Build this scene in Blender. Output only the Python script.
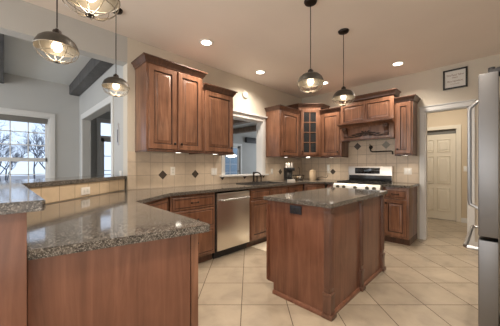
import bpy, bmesh, math, random
from mathutils import Vector, Matrix
random.seed(7)
PI = math.pi; S = math.sqrt(.5)
sc = bpy.context.scene; C = sc.collection
for o in list(bpy.data.objects): bpy.data.objects.remove(o)

# ------------------------------------------------------------------ camera, world, large lights, exposure
cd = bpy.data.cameras.new('camera'); cam = bpy.data.objects.new('camera', cd); C.objects.link(cam)
cam.location = (0, 0, 1.22); cam.rotation_euler = (PI/2, 0, -PI/4)
cd.sensor_width = 36; cd.lens = 245/500*36; cd.shift_y = .006; cd.shift_x = .002; cd.clip_start = .02
sc.camera = cam
sc.view_settings.view_transform = 'Standard'; sc.view_settings.look = 'None'
sc.view_settings.gamma = 1; sc.view_settings.exposure = 0.92
w = bpy.data.worlds.new('sky'); sc.world = w; w.use_nodes = True
bg = w.node_tree.nodes['Background']
bg.inputs[0].default_value = (.62, .77, 1, 1); bg.inputs[1].default_value = .80

def area(name, loc, rot, sx, sy, e, col, spread=PI):
    l = bpy.data.lights.new(name, 'AREA'); l.shape = 'RECTANGLE'; l.size = sx; l.size_y = sy; l.energy = e
    l.color = col; l.spread = spread
    o = bpy.data.objects.new(name, l); C.objects.link(o); o.location = loc; o.rotation_euler = rot
    return o
COOL = (.86, .93, 1); WARM = (1, .80, .60); NEUT = (1, .94, .87)
area('fill_dining', (-3.42, 4.6, 1.5), (0, -PI/2, 0), 1.8, 2.0, 48, COOL)            # added unseen fill at the blank west wall, brightens the dining area
area('fill_west', (-3.42, .9, 1.45), (0, -PI/2-.45, 0), 1.9, 3.2, 66, (1, .97, .93))          # added unseen fill, tilted up to brighten the ceiling; no window there
area('fill_south', (-.9, -.72, 1.3), (PI/2+.5, 0, 0), 3.0, 1.4, 16, (1, .96, .92))         # second added fill, tilted up from the solid south wall
area('fill_living', (9.42, 5.7, 1.5), (0, PI/2, 0), 2, 4, 30, COOL)  # added fill on the windowless east wall, standing in for daylight
area('hall_light', (5.95, .9, 2.77), (0, 0, 0), .5, .8, 15, (1, .91, .78))

# ------------------------------------------------------------------ materials
def mat(name, col, rough=.5, metal=0, **k):
    m = bpy.data.materials.new(name); m.use_nodes = True
    b = m.node_tree.nodes['Principled BSDF']
    b.inputs['Base Color'].default_value = (*col, 1); b.inputs['Roughness'].default_value = rough
    b.inputs['Metallic'].default_value = metal
    for n, v in k.items(): b.inputs[n.replace('_', ' ')].default_value = v
    return m
class N:
    def __init__(s, m): s.m = m; s.t = m.node_tree; s.b = s.t.nodes['Principled BSDF']
    def new(s, k, **p):
        n = s.t.nodes.new(k)
        for a, v in p.items(): setattr(n, a, v)
        return n
    def link(s, a, b): s.t.links.new(a, b)
    def val(s, sock, v):
        if isinstance(v, (int, float)): sock.default_value = v
        else: s.link(v, sock)
    def math(s, op, a, b=None):
        n = s.new('ShaderNodeMath', operation=op); s.val(n.inputs[0], a)
        if b is not None: s.val(n.inputs[1], b)
        return n.outputs[0]
    def coords(s, kind='Object'): return s.new('ShaderNodeTexCoord').outputs[kind]
    def mapping(s, v, scale=(1,1,1), rot=(0,0,0), loc=(0,0,0)):
        n = s.new('ShaderNodeMapping'); s.link(v, n.inputs[0]); n.inputs[3].default_value = scale
        n.inputs[2].default_value = rot; n.inputs[1].default_value = loc; return n.outputs[0]
    def noise(s, v, scale, detail=4, rough=.5, dist=0):
        n = s.new('ShaderNodeTexNoise'); s.link(v, n.inputs['Vector']); n.inputs['Scale'].default_value = scale
        n.inputs['Detail'].default_value = detail; n.inputs['Roughness'].default_value = rough
        n.inputs['Distortion'].default_value = dist; return n.outputs['Fac']
    def ramp(s, v, stops):
        n = s.new('ShaderNodeValToRGB'); s.link(v, n.inputs[0]); e = n.color_ramp.elements
        while len(e) < len(stops): e.new(.5)
        for i, (p, c) in enumerate(stops): e[i].position = p; e[i].color = (*c, 1)
        return n.outputs[0]
    def mix(s, f, a, b, mode='MIX'):
        n = s.new('ShaderNodeMix', data_type='RGBA', blend_type=mode); s.val(n.inputs[0], f)
        for i, v in ((6, a), (7, b)):
            if isinstance(v, tuple): n.inputs[i].default_value = (*v, 1)
            else: s.link(v, n.inputs[i])
        return n.outputs[2]
    def bump(s, h, strength=.3, dist=.002):
        n = s.new('ShaderNodeBump'); n.inputs['Strength'].default_value = strength; n.inputs['Distance'].default_value = dist
        s.link(h, n.inputs['Height']); s.link(n.outputs[0], s.b.inputs['Normal'])
    def color(s, c): s.link(c, s.b.inputs['Base Color'])

def wood(name, dark, mid, light, rough=.34, scale=(16, 16, 1.3)):
    m = mat(name, mid, rough); n = N(m); m.node_tree.nodes['Principled BSDF'].inputs['Coat Weight'].default_value = .25
    n.b.inputs['Coat Roughness'].default_value = .2
    co = n.coords(); rnd = n.new('ShaderNodeObjectInfo').outputs['Random']
    ad = n.new('ShaderNodeVectorMath', operation='ADD'); n.link(co, ad.inputs[0])
    cb = n.new('ShaderNodeCombineXYZ'); n.link(n.math('MULTIPLY', rnd, 7.), cb.inputs[2]); n.link(cb.outputs[0], ad.inputs[1])
    v = ad.outputs[0]
    a = n.noise(n.mapping(v, scale), 1., 6, .62, 1.2)
    f = n.noise(n.mapping(v, (170, 170, 5)), 1., 3, .6)
    bl = n.noise(v, 3.2, 3, .5)
    c = n.ramp(a, [(.33, dark), (.5, mid), (.68, light)])
    c = n.mix(n.math('MULTIPLY', n.math('SUBTRACT', 1., f), .5), c, tuple(x*.55 for x in mid))
    c = n.mix(.25, c, n.ramp(bl, [(.35, dark), (.65, light)]), 'MIX')
    n.color(c); n.bump(f, .08, .001)
    return m
WOOD = wood('cherry_wood', (.085, .035, .018), (.195, .086, .047), (.34, .165, .096))
GLAZE = mat('dark_groove_glaze', (.045, .020, .012), .4)
WOODL = wood('island_wood', (.115, .044, .024), (.195, .079, .045), (.28, .125, .076), .40)
WOODD = wood('glazed_dark_wood', (.02, .01, .007), (.035, .016, .011), (.06, .028, .018), .5)
WOODS = (WOOD, WOODL)
BEAM = wood('rough_beam_wood', (.035, .034, .036), (.062, .060, .062), (.10, .096, .096), .8)

def grid_tile(name, ax, p, off, gw, tiles, grout, rough, vari=.10, spec=.4, rot45=False, noise_sc=6, pz=None):
    """square tiles; ax = the two object axes of the grid"""
    m = mat(name, tiles, rough); n = N(m); co = n.coords()
    sp = n.new('ShaderNodeSeparateXYZ'); n.link(co, sp.inputs[0]); o = sp.outputs
    if rot45:
        u = n.math('MULTIPLY', n.math('ADD', o[0], o[1]), S); v = n.math('MULTIPLY', n.math('SUBTRACT', o[0], o[1]), S)
    else: u, v = o[ax[0]], o[ax[1]]
    U = n.math('DIVIDE', n.math('SUBTRACT', u, off[0]), p); V = n.math('DIVIDE', n.math('SUBTRACT', v, off[1]), p)
    def edge(X):
        fr = n.math('FRACT', X); return n.math('ABSOLUTE', n.math('SUBTRACT', fr, .5))
    e = n.math('MAXIMUM', edge(U), edge(V))
    g = n.math('GREATER_THAN', e, .5 - gw/p/2)
    cb = n.new('ShaderNodeCombineXYZ'); n.link(n.math('FLOOR', U), cb.inputs[0]); n.link(n.math('FLOOR', V), cb.inputs[1])
    wn = n.new('ShaderNodeTexWhiteNoise'); n.link(cb.outputs[0], wn.inputs[0])
    ad = n.new('ShaderNodeVectorMath', operation='MULTIPLY_ADD'); n.link(wn.outputs[1], ad.inputs[0]); ad.inputs[1].default_value = (9, 9, 9); n.link(co, ad.inputs[2])
    ns = n.noise(ad.outputs[0], noise_sc, 5, .6, .4)
    c = n.ramp(ns, [(.25, tuple(x*(1-vari*1.6) for x in tiles)), (.5, tiles), (.78, tuple(min(1, x*(1+vari)) for x in tiles))])
    br = n.math('ADD', n.math('MULTIPLY', wn.outputs[0], vari), 1-vari/2)
    hs = n.new('ShaderNodeHueSaturation'); n.link(c, hs.inputs['Color']); n.link(br, hs.inputs['Value'])
    n.color(n.mix(g, hs.outputs[0], grout))
    n.link(n.math('ADD', n.math('MULTIPLY', g, .5), rough), n.b.inputs['Roughness'])
    n.bump(n.math('SUBTRACT', 1., g), .5, .002)
    return m
FLOOR = grid_tile('floor_tile', None, .402, (2.555, -.065), .007, (.375, .31, .232), (.105, .08, .055), .32, .16, rot45=True, noise_sc=5)
TILE_A = grid_tile('backsplash_tile_sink_side', (0, 2), .17, (1.18, 1.10), .006, (.62, .515, .40), (.41, .335, .26), .4, .08, noise_sc=9)
TILE_B = grid_tile('backsplash_tile_range_side', (1, 2), .17, (1.39, 1.10), .007, (.62, .515, .40), (.38, .31, .24), .4, .08, noise_sc=9)
TILE_C = grid_tile('bar_riser_tile', (0, 2), .17, (.02, .93), .005, (.60, .47, .32), (.30, .22, .15), .4, .08, noise_sc=9)

def granite():
    m = mat('granite', (.2, .18, .16), .07); n = N(m); co = n.coords()
    a = n.noise(co, 150, 2, .8); b = n.noise(co, 38, 4, .6)
    vo = n.new('ShaderNodeTexVoronoi'); n.link(co, vo.inputs['Vector']); vo.inputs['Scale'].default_value = 120
    c = n.ramp(a, [(.41, (.010, .009, .009)), (.49, (.085, .075, .064)), (.57, (.155, .137, .117)), (.66, (.46, .43, .39))])
    c2 = n.ramp(b, [(.38, (.04, .034, .030)), (.62, (.20, .172, .145))])
    c = n.mix(.4, c, c2)
    c = n.mix(n.math('MULTIPLY', n.math('LESS_THAN', vo.outputs['Distance'], .2), .6), c, (.42, .39, .34))
    n.color(c); n.b.inputs['Specular IOR Level'].default_value = .42; return m
GRAN = granite()
def paint(name, col, r=.7, amp=.03):
    m = mat(name, col, r); n = N(m)
    n.color(n.ramp(n.noise(n.coords(), 1.3, 3), [(.3, tuple(x*(1-amp) for x in col)), (.7, tuple(min(1, x*(1+amp)) for x in col))]))
    n.bump(n.noise(n.coords(), 220, 2), .06, .001); return m
WALL = paint('greige_wall_paint', (.60, .545, .46))
WALLG = paint('grey_wall_paint', (.47, .47, .46))
WALLH = paint('beige_hall_paint', (.60, .50, .37))
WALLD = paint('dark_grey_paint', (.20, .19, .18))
CEIL = paint('ceiling_paint', (.86, .775, .70))
CEILD = paint('dining_ceiling_paint', (.66, .67, .66))
TRIM = paint('white_trim_paint', (.70, .70, .69), .4, .01)
DOORP = paint('door_paint', (.70, .64, .53), .4, .01)
def steel(name, col=(.62, .60, .57), r=.28):
    m = mat(name, col, r, 1); n = N(m)
    f = n.noise(n.mapping(n.coords(), (3, 3, 400)), 1, 2)
    n.link(n.math('ADD', n.math('MULTIPLY', f, .14), r-.04), n.b.inputs['Roughness'])
    n.b.inputs['Anisotropic'].default_value = .5; return m
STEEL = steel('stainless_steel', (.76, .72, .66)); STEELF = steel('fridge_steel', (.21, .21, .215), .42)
STEELH = mat('handle_steel', (.48, .48, .48), .38, 1)
CREAM = mat('brushed_control_panel', (.82, .78, .68), .35, .6)
BRONZE = mat('oil_rubbed_bronze', (.028, .021, .018), .38, .7)
BLACK = mat('black_enamel', (.012, .012, .013), .25); BLKM = mat('black_plastic', (.02, .02, .022), .5)
IRON = mat('cast_iron', (.02, .02, .02), .6)
PENDM = mat('aged_pewter', (.085, .078, .068), .42, .85); PENDI = mat('shade_inner_enamel', (.13, .118, .10), .4, .6)
WIRE = mat('cage_wire', (.26, .23, .19), .35, .8)
WHITE = mat('white_plastic', (.78, .75, .70), .4)
WHT = mat('white_china', (.85, .85, .83), .25)
DIAM = mat('slate_diamond_tile', (.085, .068, .055), .25, .2); DIAM_GLARE = mat('glare_lightened_diamond_tile', (.27, .25, .21), .5, .2)  # lighter copy of the slate diamond carries reflection glare in its colour
GLASS = mat('window_glass', (1, 1, 1), .0, 0, Transmission_Weight=1., IOR=1.05)
SMOKE = mat('cabinet_glass', (.045, .047, .05), .08, 0, Transmission_Weight=.4, IOR=1.2)
CLEAR = mat('clear_glass', (.95, .97, .97), .03, 0, Transmission_Weight=1., IOR=1.3)
PAPER = mat('sign_paper', (.74, .72, .68), .6); INK = mat('brown_ink', (.22, .08, .05), .7)
FRAMEB = mat('black_frame_wood', (.02, .018, .016), .35)
def emit(name, col, st):
    m = bpy.data.materials.new(name); m.use_nodes = True; b = m.node_tree.nodes['Principled BSDF']
    b.inputs['Base Color'].default_value = (*col, 1); b.inputs['Emission Color'].default_value = (*col, 1); b.inputs['Emission Strength'].default_value = st; return m
BULB = emit('lit_bulb', (1, .82, .55), 2.6); CAN = emit('lit_downlight', (1, .90, .74), 6); PUCK = emit('lit_puck', (1, .92, .78), 3)
RUG = paint('cream_rug', (.62, .55, .43), .95, .08)
SINKM = mat('dark_composite', (.03, .027, .025), .35)
BARK = mat('bare_bark', (.11, .105, .12), .9); GRASS = paint('winter_ground', (.33, .30, .29), .95, .3)
CANM = mat('cream_ceramic', (.66, .52, .36), .4)
PEWT = mat('pewter_plate', (.045, .045, .055), .45, .5)
LCD = mat('display_glass', (.008, .008, .010), .12)

# ------------------------------------------------------------------ helpers
def BM(): return bmesh.new()
def box(bm, a, b, bev=0, mi=0):
    vs = [bm.verts.new((x, y, z)) for z in (a[2], b[2]) for y in (a[1], b[1]) for x in (a[0], b[0])]
    fs = [bm.faces.new([vs[i] for i in q]) for q in ((0,2,3,1), (4,5,7,6), (0,1,5,4), (2,6,7,3), (0,4,6,2), (1,3,7,5))]
    for f in fs: f.material_index = mi
    if bev:
        es = {e for f in fs for e in f.edges}
        r = bmesh.ops.bevel(bm, geom=list(es), offset=bev, segments=2, affect='EDGES', profile=.6)
        for f in r['faces']: f.material_index = mi
    return bm
def xf(bm, M): bmesh.ops.transform(bm, matrix=M, verts=bm.verts); return bm
def tube(bm, pts, r, n=8, cap=True):
    pts = [Vector(p) for p in pts]; rs = r if isinstance(r, (list, tuple)) else [r]*len(pts)
    rings = []; up = None
    for i, p in enumerate(pts):
        t = (pts[min(i+1, len(pts)-1)] - pts[max(i-1, 0)]).normalized()
        if up is None: up = t.orthogonal().normalized()
        else:
            up = up - t*up.dot(t); up = up.normalized() if up.length > 1e-6 else t.orthogonal().normalized()
        s = t.cross(up)
        rings.append([bm.verts.new(p + (up*math.cos(a) + s*math.sin(a))*rs[i]) for a in (2*PI*k/n for k in range(n))])
    for A, B in zip(rings, rings[1:]):
        for k in range(n): bm.faces.new((A[k], A[(k+1) % n], B[(k+1) % n], B[k]))
    if cap: bm.faces.new(rings[0][::-1]); bm.faces.new(rings[-1])
    return bm
def ring(bm, c, R, r, n=28, m=6):
    vs = [[bm.verts.new((c[0]+(R+r*math.cos(b))*math.cos(a), c[1]+(R+r*math.cos(b))*math.sin(a), c[2]+r*math.sin(b))) for b in (2*PI*j/m for j in range(m))] for a in (2*PI*i/n for i in range(n))]
    for i in range(n):
        for j in range(m): bm.faces.new((vs[i][j], vs[(i+1) % n][j], vs[(i+1) % n][(j+1) % m], vs[i][(j+1) % m]))
    return bm
def lathe(bm, prof, c=(0,0,0), n=28):
    R = []
    for r, z in prof:
        if r < 1e-5: R.append([bm.verts.new((c[0], c[1], c[2]+z))])
        else: R.append([bm.verts.new((c[0]+r*math.cos(2*PI*k/n), c[1]+r*math.sin(2*PI*k/n), c[2]+z)) for k in range(n)])
    for A, B in zip(R, R[1:]):
        for k in range(n):
            q = [A[k % len(A)], A[(k+1) % len(A)], B[(k+1) % len(B)], B[k % len(B)]]
            q = list(dict.fromkeys(q))
            if len(q) > 2: bm.faces.new(q)
    return bm
def cyl(bm, a, b, r, n=16): return tube(bm, [a, b], r, n)
def prism(bm, poly, z0, z1, hole=None):
    loops = [poly] + ([hole] if hole else [])
    edges = []; sides = []
    for lp in loops:
        vs = [bm.verts.new((x, y, z1)) for x, y in lp]
        es = [bm.edges.new((vs[i], vs[(i+1) % len(vs)])) for i in range(len(vs))]
        edges += es; sides.append(vs)
    r = bmesh.ops.triangle_fill(bm, use_beauty=True, edges=edges)
    top = [g for g in r['geom'] if isinstance(g, bmesh.types.BMFace)]
    ex = bmesh.ops.extrude_face_region(bm, geom=top)
    bmesh.ops.translate(bm, vec=(0, 0, z0-z1), verts=[g for g in ex['geom'] if isinstance(g, bmesh.types.BMVert)])
    bmesh.ops.recalc_face_normals(bm, faces=bm.faces); return bm
def sweep(bm, path, prof, closed=False):
    """profile (out, z) mitred along an open 2D path; outward = right-hand side of travel"""
    path = [Vector(p) for p in path]; nn = len(path); rows = []
    for i, p in enumerate(path):
        ds = []
        if i > 0: ds.append((path[i]-path[i-1]).normalized())
        if i < nn-1: ds.append((path[i+1]-path[i]).normalized())
        ns = [Vector((d.y, -d.x)) for d in ds]
        m = sum(ns, Vector((0, 0))).normalized(); k = 1/max(.3, m.dot(ns[0]))
        rows.append([bm.verts.new((p.x+m.x*o*k, p.y+m.y*o*k, z)) for o, z in prof])
    L = len(prof)
    for A, B in zip(rows, rows[1:]):
        for j in range(L): bm.faces.new((A[j], A[(j+1) % L], B[(j+1) % L], B[j]))
    bm.faces.new(rows[0]); bm.faces.new(rows[-1][::-1])
    bmesh.ops.recalc_face_normals(bm, faces=bm.faces); return bm
def obj(name, bm, m, parent=None, smooth=True, loc=None, rotz=0):
    me = bpy.data.meshes.new(name)
    bmesh.ops.recalc_face_normals(bm, faces=bm.faces); bm.to_mesh(me); bm.free()
    for x in (m if isinstance(m, (list, tuple)) else [m]): me.materials.append(x)
    if not isinstance(m, (list, tuple)) and m in WOODS and any(p.material_index for p in me.polygons): me.materials.append(GLAZE)
    if smooth:
        for p in me.polygons: p.use_smooth = True
        me.set_sharp_from_angle(angle=math.radians(32))
    o = bpy.data.objects.new(name, me); C.objects.link(o)
    if parent: o.parent = parent
    if loc is not None: o.location = loc
    if rotz: o.rotation_euler = (0, 0, rotz)
    return o
def tag(o, label, cat, group=None):
    o['label'] = label; o['category'] = cat
    if group: o['group'] = group
    return o
def thing(name, label, cat, loc=(0,0,0), rotz=0, group=None):
    o = bpy.data.objects.new(name, None); C.objects.link(o); o.location = loc; o.rotation_euler = (0, 0, rotz); o.empty_display_size = .1
    return tag(o, label, cat, group)
def struct(name, bm, m, parent=None, smooth=False, **k):
    o = obj(name, bm, m, parent, smooth, **k)
    if not parent: o['kind'] = 'structure'
    return o
def dup(root, loc, rotz=None, label=None, group=None):
    r = root.copy(); C.objects.link(r); r.location = loc
    if rotz is not None: r.rotation_euler = (0, 0, rotz)
    if label: r['label'] = label
    if group: r['group'] = group
    for ch in list(root.children):
        c = ch.copy(); C.objects.link(c); c.parent = r
        for g in list(ch.children):
            d = g.copy(); C.objects.link(d); d.parent = c
    return r
def text_mesh(name, s, size, m, parent, loc, rot, ext=.0004, sx=1, align='CENTER'):
    cu = bpy.data.curves.new(name, 'FONT'); cu.body = s; cu.size = size; cu.extrude = ext; cu.align_x = align; cu.align_y = 'CENTER'
    t = bpy.data.objects.new(name+'_src', cu); C.objects.link(t); bpy.context.view_layer.update()
    me = bpy.data.meshes.new_from_object(t.evaluated_get(bpy.context.evaluated_depsgraph_get()))
    bpy.data.objects.remove(t); me.materials.clear(); me.materials.append(m)
    o = bpy.data.objects.new(name, me); C.objects.link(o); o.parent = parent; o.location = loc; o.rotation_euler = rot; o.scale = (sx, 1, 1)
    return o
def wall(name, axis, c0, c1, a, b, z0, z1, m, holes=()):
    """axis 'x': wall runs along x from a to b, thick c0..c1 in y.  holes (a0,a1,z0,z1)"""
    bm = BM(); us = sorted({a, b, *[h[0] for h in holes], *[h[1] for h in holes]})
    for u0, u1 in zip(us, us[1:]):
        zs = [z0]; hh = sorted([h for h in holes if h[0] < u1-1e-6 and h[1] > u0+1e-6], key=lambda h: h[2]); segs = []; z = z0
        for h in hh:
            if h[2] > z + 1e-6: segs.append((z, h[2]))
            z = h[3]
        if z < z1-1e-6: segs.append((z, z1))
        for s0, s1 in segs:
            if axis == 'x': box(bm, (u0, c0, s0), (u1, c1, s1))
            else: box(bm, (c0, u0, s0), (c1, u1, s1))
    bmesh.ops.remove_doubles(bm, verts=bm.verts, dist=1e-5)
    return struct(name, bm, m)

CH = 2.80; YA = 3.18; XB = 4.93; CZ = .925; CT = .036
# ------------------------------------------------------------------ room shell
struct('floor', box(BM(), (-3.65, -1., -.1), (9.65, 8.15, 0)), FLOOR)
struct('ceiling', box(BM(), (-3.65, -1., CH), (XB+.12, YA+.15, CH+.1)), CEIL)
struct('ceiling_dining', box(BM(), (-3.65, YA+.15, CH), (1.20, 6.1, CH+.1)), CEILD)
struct('ceiling_living', box(BM(), (1.20, YA+.15, CH), (9.65, 8.15, CH+.1)), CEILD)
struct('ceiling_hall', box(BM(), (XB+.12, -1., CH), (7.15, YA+.15, CH+.1)), CEIL)
wall('wall_north', 'x', YA, YA+.15, 1.07, 9.6, 0, CH, WALL, [(2.60, 3.55, 1.045, 2.08)])
wall('wall_header', 'x', YA, YA+.15, -3.5, 1.07, 2.485, CH, WALLG)
wall('wall_east', 'y', XB, XB+.12, -.9, YA, 0, CH, WALL, [(.27, .81, 0, 2.12)])
wall('wall_south', 'x', -.95, -.82, -3.5, 7.12, 0, CH, WALL)
wall('wall_west', 'y', -3.62, -3.5, -.95, 6., 0, CH, WALL)
wall('wall_dining_north', 'x', 5.88, 6.03, -3.5, 1.20, 0, CH, WALLG, [(-1.46, .60, .55, 2.12)])
wall('wall_dining_east', 'y', 1.07, 1.20, YA+.15, 5.88, 0, CH, WALLG, [(3.78, 5.57, 0, 2.11)])
wall('wall_living_north', 'x', 8.0, 8.13, 1.2, 9.6, 0, CH, WALLG, [(1.95, 3.2, .0, 2.5), (5.3, 7.45, 0, 2.12)])
wall('wall_living_east', 'y', 9.5, 9.62, YA+.15, 8.0, 0, CH, WALLG)
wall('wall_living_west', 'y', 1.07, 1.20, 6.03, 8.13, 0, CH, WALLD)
wall('wall_hall_east', 'y', 7.0, 7.12, -.82, YA, 0, CH, WALLH, [(.585, 1.33, 0, 2.04)])
wall('wall_hall_closet', 'y', 7.5, 7.55, .3, 1.6, 0, 2.3, WALLD)
struct('wall_hall_west', box(BM(), (XB+.12, .9, 0), (XB+.125, YA, CH)), WALLH)

def casing(name, path3, wdt, th, axis, face, sgn, extra=None):
    """path of boxes (u0,u1,z0,z1) on wall face"""
    bm = BM()
    for u0, u1, z0, z1, t in path3:
        lo, hi = sorted((face, face + sgn*(th+t)))
        if axis == 'x': box(bm, (u0, lo, z0), (u1, hi, z1), .003)
        else: box(bm, (lo, u0, z0), (hi, u1, z1), .003)
    return struct(name, bm, TRIM)
# pass-through trim with sill and cap
casing('trim_1', [(2.53, 2.60, 1.07, 2.09, 0), (3.55, 3.62, 1.07, 2.09, 0), (2.53, 3.62, 2.08, 2.155, .002), (2.49, 3.66, 2.155, 2.185, .028)], 0, .018, 'x', YA, -1)
struct('trim_2', box(BM(), (2.49, YA-.07, 1.04), (3.66, YA+.17, 1.068), .005), TRIM)
bm = BM(); box(bm, (3.535, YA+.001, 1.068), (3.55, YA+.149, 2.08)); box(bm, (2.60, YA+.001, 1.068), (2.615, YA+.149, 2.08)); box(bm, (2.60, YA+.001, 2.065), (3.55, YA+.149, 2.08)); struct('trim_3', bm, TRIM)
# dining / living cased opening
casing('trim_4', [(5.57, 5.66, 0, 2.11, 0), (3.70, 3.78, 0, 2.11, 0), (3.70, 5.66, 2.11, 2.21, .002)], 0, .018, 'y', 1.07, -1)
# hall doorway
casing('trim_5', [(.20, .27, 0, 2.12, 0), (.81, .88, 0, 2.12, 0), (.20, .88, 2.12, 2.19, .002), (.19, .89, 2.19, 2.205, .014)], 0, .018, 'y', XB, -1)
bm = BM(); box(bm, (XB+.001, .27, 0), (XB+.119, .285, 2.12)); box(bm, (XB+.001, .795, 0), (XB+.119, .81, 2.12)); box(bm, (XB+.001, .27, 2.105), (XB+.119, .81, 2.12)); struct('trim_6', bm, TRIM)
casing('trim_7', [(.50, .585, 0, 2.04, 0), (1.33, 1.41, 0, 2.04, 0), (.50, 1.41, 2.04, 2.12, .002)], 0, .018, 'y', 7.0, -1).data.materials[0] = DOORP
def baseboard(name, a, b): 
    bm = BM(); box(bm, (*a, 0), (*b, .10), .004); o = struct(name, bm, TRIM); return o
baseboard('baseboard_hall', (6.985, -.82), (7.0, .50))
baseboard('baseboard_hall_north', (6.985, 1.41), (7.0, 3.1))
baseboard('baseboard_dining', (-3.5, 5.865), (1.07, 5.88))
baseboard('baseboard_east', (XB-.014, -.02), (XB, .20))
baseboard('baseboard_living', (3.3, 7.985), (5.2, 8.0))

# raised panel leaf: nested rectangles, front at local y = -t
def nest(bm, x0, z0, w, h, y, steps, dark):
    def rect(i, d): return [bm.verts.new((x, y-d, z)) for x, z in ((x0+i, z0+i), (x0+w-i, z0+i), (x0+w-i, z0+h-i), (x0+i, z0+h-i))]
    prev = rect(0, 0); bm.faces.new(prev[::-1])
    for j, (i, d) in enumerate(steps):
        r = rect(i, d)
        for k in range(4):
            f = bm.faces.new((prev[k], prev[(k+1) % 4], r[(k+1) % 4], r[k])); f.material_index = 1 if j in dark else 0
        prev = r
    bm.faces.new(prev); return bm
def leaf(bm, x0, z0, w, h, y=0, t=.02, fr=.060, raised=True):
    mx = min(w, h)/2 - .004
    st = [(0, t-.004), (.005, t), (fr, t), (fr+.006, t-.012), (fr+.011, t-.012), (fr+.040, t-.002), (fr+.043, t+.001)]
    return nest(bm, x0, z0, w, h, y, [(min(a, mx), b) for a, b in st], (3, 4, 6))
def slab(bm, x0, z0, w, h, y=0, t=.02):
    return nest(bm, x0, z0, w, h, y, [(0, t-.006), (.010, t), (.020, t), (.023, t-.004), (.028, t-.004), (.034, t)], (3, 4))
def knob(parent, x, z, y=-.02):
    bm = lathe(BM(), [(0, 0), (.006, 0), (.006, .012), (.015, .018), (.016, .024), (.010, .030), (0, .031)], n=14)
    xf(bm, Matrix.Translation((x, y, z)) @ Matrix.Rotation(PI/2, 4, 'X')); return obj('knob', bm, BRONZE, parent)
def pull(parent, x, z, w=.10, y=-.02, m=None):
    bm = BM(); n = 10
    pts = [(x-w/2, y, z)] + [(x-w/2+w*i/n, y-.012-.016*math.sin(PI*i/n), z) for i in range(n+1)] + [(x+w/2, y, z)]
    tube(bm, pts, .0055, 8); 
    for s in (-1, 1): cyl(bm, (x+s*w/2, y+.0, z), (x+s*w/2, y-.004, z), .011, 12)
    return obj('handle', bm, m or BRONZE, parent)

# windows -----------------------------------------------------------------
def window(name, x0, x1, z0, z1, y, cols, rows_half, cas=.085, trans=None):
    r = bpy.data.objects.new(name, None); C.objects.link(r); r['kind'] = 'structure'; r.location = (x0, y, z0); W = x1-x0; H = z1-z0
    bm = BM(); c = cas
    for a, b in (((-c, -.02, -.02), (0, 0, H+c)), ((W, -.02, -.02), (W+c, 0, H+c)), ((-c, -.022, H), (W+c, 0, H+c)), ((-c-.02, -.06, -.05), (W+c+.02, 0, -.02)), ((-c, -.018, -.13), (W+c, 0, -.05))): box(bm, a, b, .003)
    t = .018
    for a, b in (((0, 0, 0), (t, .15, H)), ((W-t, 0, 0), (W, .15, H)), ((0, 0, H-t), (W, .15, H)), ((0, 0, 0), (W, .15, t))): box(bm, a, b)
    obj('window_frame', bm, TRIM, r)
    n = 2 if W > 1.3 else 1; cw = (W-2*t)/n; h2 = (H-2*t)/2
    for k in range(n):
        for j in range(2):
            X0 = t+k*cw; Z0 = t+j*h2; Y0 = .06+.03*(1-j) if False else .06+.035*j; f = .035
            bm = BM()
            for a, b in (((X0, Y0, Z0), (X0+f, Y0+.03, Z0+h2)), ((X0+cw-f, Y0, Z0), (X0+cw, Y0+.03, Z0+h2)), ((X0, Y0, Z0), (X0+cw, Y0+.03, Z0+f)), ((X0, Y0, Z0+h2-f), (X0+cw, Y0+.03, Z0+h2))): box(bm, a, b, .002)
            for i in range(1, cols): xx = X0+f+(cw-2*f)*i/cols; box(bm, (xx-.008, Y0+.005, Z0+f), (xx+.008, Y0+.025, Z0+h2-f))
            for i in range(1, rows_half): zz = Z0+f+(h2-2*f)*i/rows_half; box(bm, (X0+f, Y0+.005, zz-.008), (X0+cw-f, Y0+.025, zz+.008))
            s = obj('window_sash', bm, TRIM, r)
            g = BM(); box(g, (X0+f, Y0+.013, Z0+f), (X0+cw-f, Y0+.017, Z0+h2-f)); obj('window_pane', g, GLASS, s, False)
    return r
w1 = window('window_1', -1.46, .60, .55, 2.12, 5.88, 4, 3)
obj('roller_shade', box(box(BM(), (.02, .012, 1.49), (2.04, .05, 1.55), .006), (.025, .03, 1.45), (2.035, .034, 1.50)), mat('shade_fabric', (.20, .195, .18), .8), w1)

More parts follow.
